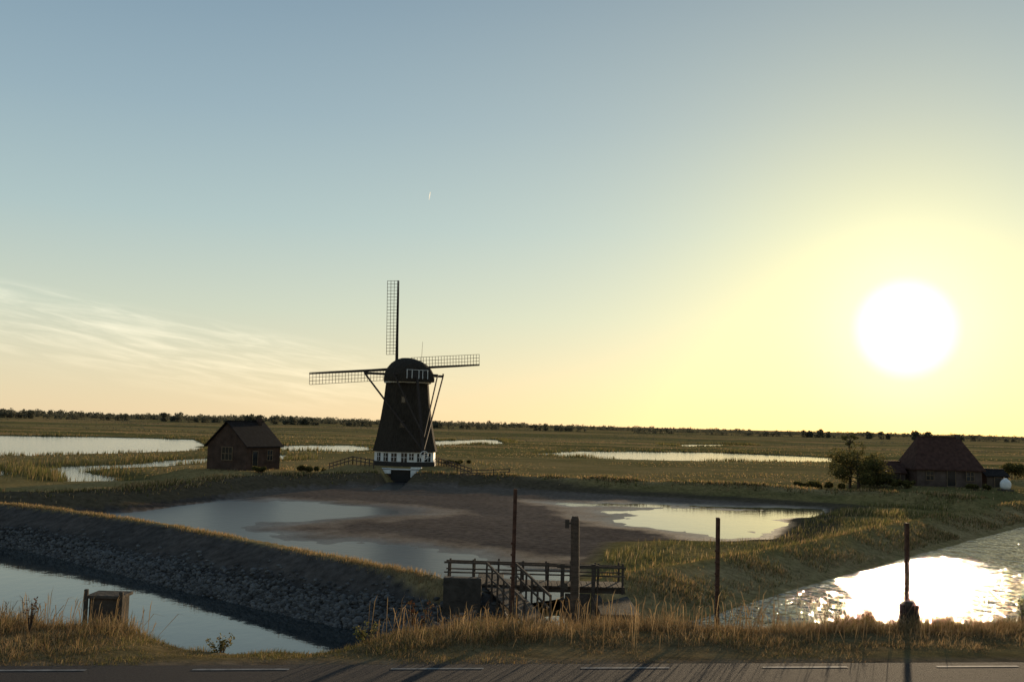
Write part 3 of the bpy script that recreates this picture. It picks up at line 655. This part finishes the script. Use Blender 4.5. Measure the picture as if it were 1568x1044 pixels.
# ------------------------------------------------------------ posts on the verge
def pole(name,u,top,d,r,mat,kind):
    p=GD(u,top,d); zb_=gz(p.x,p.y)-.3; E=empty(name,(p.x,p.y,zb_)); hh=p.z-zb_; mb=MB()
    if kind=='steel':
        mb.beam((0,0,0),(.01,0,hh),r,r*.9); mb.beam((r*.5,0,0),(.01+r*.5,0,hh-.01),r*.25,r*1.5)
        for k in range(7): mb.box((0,-r*.5,hh*.35+k*.17),r*1.5,.02,.03)
        mb.ob('angle_iron',mat,E)
    else:
        mb.tube([(0,0,0),(.015,0,hh*.5),(0,0,hh-.05),(0,0,hh)],[r*.55,r*.53,r*.5,r*.38],10); mb.ob('stake',mat,E)
        mb=MB(); mb.box((-r*.95,-.02,hh-.18),.06,.05,.13); mb.box((-r*.5,-.02,hh-.12),.06,.03,.03); mb.box((-r*.95,-.02,hh*.55),.05,.05,.1); mb.ob('insulators',m_conc,E)
    return E
pole('fence_post',788,748,15.2,.05,m_rust,'steel'); pole('fence_post',1098,792,15.4,.05,m_rust,'steel'); pole('fence_post',1387,800,15.6,.05,m_rust,'steel')
pole('wooden_post',881,790,15.3,.13,m_wood,'wood')
p=GD(168,915,16.5); E=empty('sluice_box',(p.x,p.y,gz(p.x,p.y)))
top=ZC+ray(168,903).z/ray(168,903).y*16.5-E.location.z
mb=MB(); mb.box((0,0,-.3),.5,.4,top+.2); mb.box((0,0,top-.1),.58,.5,.05); mb.beam((-.28,-.25,-.2),(-.28,-.25,top+.05),.06); mb.beam((.28,-.25,-.2),(.28,-.25,top+.02),.06); mb.ob('housing',m_conc,E,bevel=.01)
for u,v in((1330,935),(1392,920)):
    p=GD(u,v,15.0); E=empty('bollard',(p.x,p.y,gz(p.x,p.y)-.1)); hh=p.z-E.location.z; mb=MB(); mb.box((0,0,0),.24 if u>1350 else .12,.2,hh-.04); mb.box((0,0,hh-.04),.2 if u>1350 else .1,.16,.04,0,.7); mb.ob('block',m_conc,E,bevel=.01)
# roadside weeds
def weed(name,u,v,z,h,w,pal,n,seed,leaf=.025):
    q_=G(u,v,z); r=random.Random(seed); E=empty(name,(q_[0],q_[1],gz(*q_))); mb=MB(); cs=[];rs=[]
    for k in range(9):
        a=r.uniform(0,6.28); d=w*.5*r.uniform(.2,1); t=(math.cos(a)*d,math.sin(a)*d,h*r.uniform(.6,1)); mb.tube([(0,0,-.05),(t[0]*.4,t[1]*.4,t[2]*.5),t],[.006,.004,.002],4)
        for s_ in(.5,.75,1.): cs.append((t[0]*s_,t[1]*s_,t[2]*s_)); rs.append(.04)
    mb.ob('stems',m_wood,E); V,Q,c=leafcloud(cs,rs,n,leaf,pal); o_=mesh_np('leaves',V,[Q],m_leaf,cols=c); o_.parent=E
weed('roadside_weed',338,990,4.45,.26,.3,GRN,200,1,.02)
weed('dock_plant',638,975,4.4,.45,.4,[(.12,.045,.025),(.10,.05,.025),(.12,.08,.03)],260,2,.018)
weed('dock_plant',45,975,4.45,.42,.15,[(.14,.06,.03),(.12,.08,.03)],110,3,.016)
weed('roadside_weed',1565,960,4.4,.5,.25,GRN,150,4)
weed('roadside_weed',560,985,4.45,.25,.4,[(.2,.2,.05)]+GRN,220,5,.018)
# contrail
mct,nt,b=newmat('contrail'); tr=N(nt,'ShaderNodeBsdfTranslucent'); tr.inputs[0].default_value=(.9,.9,.9,1); tp_=N(nt,'ShaderNodeBsdfTransparent'); mi=N(nt,'ShaderNodeMixShader',ins={0:.4}); nt.links.new(tp_.outputs[0],mi.inputs[1]); nt.links.new(tr.outputs[0],mi.inputs[2]); nt.links.new(mi.outputs[0],nt.nodes['Material Output'].inputs[0])
a=ray(659,294)*9000; c_=ray(657,306)*9000; mb=MB(); mb.tube([a+Vector((0,0,ZC)),(a+c_)/2+Vector((0,0,ZC)),c_+Vector((0,0,ZC))],[3,5,2],6); mb.ob('contrail',mct)

# ------------------------------------------------------------ sun and sky
sl=bpy.data.lights.new('sun','SUN'); sl.energy=5.0; sl.angle=math.radians(.6); sl.color=(1,.75,.46)
so=bpy.data.objects.new('sun',sl); SC.collection.objects.link(so); so.rotation_euler=SUN.to_track_quat('Z','Y').to_euler(); so.location=(0,0,50)
w=bpy.data.worlds.new('World'); SC.world=w; w.use_nodes=True; nt=w.node_tree; bg=nt.nodes['Background']
sky=N(nt,'ShaderNodeTexSky',sky_type='NISHITA'); sky.sun_disc=False; sky.sun_elevation=EL; sky.sun_rotation=AZ; sky.air_density=1.0; sky.dust_density=.3; sky.ozone_density=1.5; sky.altitude=0
tc=N(nt,'ShaderNodeTexCoord'); dirn=tc.outputs['Generated']
dt=N(nt,'ShaderNodeVectorMath',operation='DOT_PRODUCT'); nt.links.new(dirn,dt.inputs[0]); dt.inputs[1].default_value=SUN[:]
dot=math_(nt,'MAXIMUM',dt.outputs['Value'],0.0)
sx=N(nt,'ShaderNodeSeparateXYZ'); nt.links.new(dirn,sx.inputs[0])
def addcol(prev,fac,colr):
    v=N(nt,'ShaderNodeVectorMath',operation='SCALE'); v.inputs[0].default_value=colr; nt.links.new(fac,v.inputs['Scale'])
    a=N(nt,'ShaderNodeVectorMath',operation='ADD'); nt.links.new(prev,a.inputs[0]); nt.links.new(v.outputs[0],a.inputs[1]); return a.outputs[0]
el=math_(nt,'ARCSINE',sx.outputs[2])
er=N(nt,'ShaderNodeMapRange',ins={1:0.,2:math.radians(90),3:0.,4:1.}); nt.links.new(el,er.inputs[0])
hz=N(nt,'ShaderNodeValToRGB'); he=hz.color_ramp.elements
def K(r,g,b_): return (r,g,b_,1)
he[0].position=0.; he[0].color=K(.72,.59,.39); he[1].position=1.; he[1].color=K(.08,.12,.18)
for dg,c in((2.5,K(.67,.60,.43)),(6,K(.54,.58,.47)),(11,K(.39,.495,.49)),(17,K(.28,.385,.44)),(24,K(.19,.285,.365)),(45,K(.10,.155,.23))):
    x_=hz.color_ramp.elements.new(dg/90); x_.color=c
nt.links.new(er.outputs[0],hz.inputs[0])
ns_=N(nt,'ShaderNodeVectorMath',operation='SCALE'); nt.links.new(sky.outputs[0],ns_.inputs[0]); ns_.inputs['Scale'].default_value=.22
hs=N(nt,'ShaderNodeVectorMath',operation='SCALE'); nt.links.new(hz.outputs[0],hs.inputs[0]); hs.inputs['Scale'].default_value=10.
ad=N(nt,'ShaderNodeVectorMath',operation='ADD'); nt.links.new(ns_.outputs[0],ad.inputs[0]); nt.links.new(hs.outputs[0],ad.inputs[1]); cur=ad.outputs[0]
# forward scattering of the haze round the sun
cur=addcol(cur,math_(nt,'POWER',dot,9.),(1.5,1.1,.2))
cur=addcol(cur,math_(nt,'POWER',dot,60.),(3.2,2.3,-.5))
cur=addcol(cur,math_(nt,'POWER',dot,400.),(4.,3.8,2.2))
def disc_(a,b_,c):
    global cur
    d_=N(nt,'ShaderNodeMapRange',interpolation_type='SMOOTHSTEP',ins={1:math.cos(math.radians(a)),2:math.cos(math.radians(b_)),3:0.,4:1.}); nt.links.new(dot,d_.inputs[0]); cur=addcol(cur,d_.outputs[0],c)
disc_(3.0,1.1,(6,6,6)); disc_(1.2,.5,(40,38,33))
# cirrus
az=math_(nt,'ARCTAN2',sx.outputs[0],sx.outputs[1])
el2=math_(nt,'ADD',el,math_(nt,'MULTIPLY',az,.14))
cv=N(nt,'ShaderNodeCombineXYZ'); nt.links.new(math_(nt,'MULTIPLY',az,12.),cv.inputs[0]); nt.links.new(math_(nt,'MULTIPLY',el2,120.),cv.inputs[1])
cn=N(nt,'ShaderNodeTexNoise',ins={'Scale':1.,'Detail':8.,'Roughness':.6,'Distortion':.4}); nt.links.new(cv.outputs[0],cn.inputs['Vector'])
cm=N(nt,'ShaderNodeMapRange',interpolation_type='SMOOTHSTEP',ins={1:.36,2:.78,3:0.,4:1.}); nt.links.new(cn.outputs[0],cm.inputs[0])
def ms_(v,a,b_):
    r=N(nt,'ShaderNodeMapRange',interpolation_type='SMOOTHSTEP',ins={1:min(a,b_),2:max(a,b_),3:0. if a<b_ else 1.,4:1. if a<b_ else 0.}); nt.links.new(v,r.inputs[0]); return r.outputs[0]
mask=math_(nt,'MULTIPLY',ms_(az,-.02,-.28),math_(nt,'MULTIPLY',ms_(el2,-.035,.02),ms_(el2,.055,.040)))
cur=addcol(cur,math_(nt,'MULTIPLY',cm.outputs[0],mask),(2.8,2.3,1.7))
nt.links.new(cur,bg.inputs[0]); bg.inputs[1].default_value=.10
SC.view_settings.view_transform='Standard'; SC.view_settings.look='None'; SC.view_settings.exposure=0
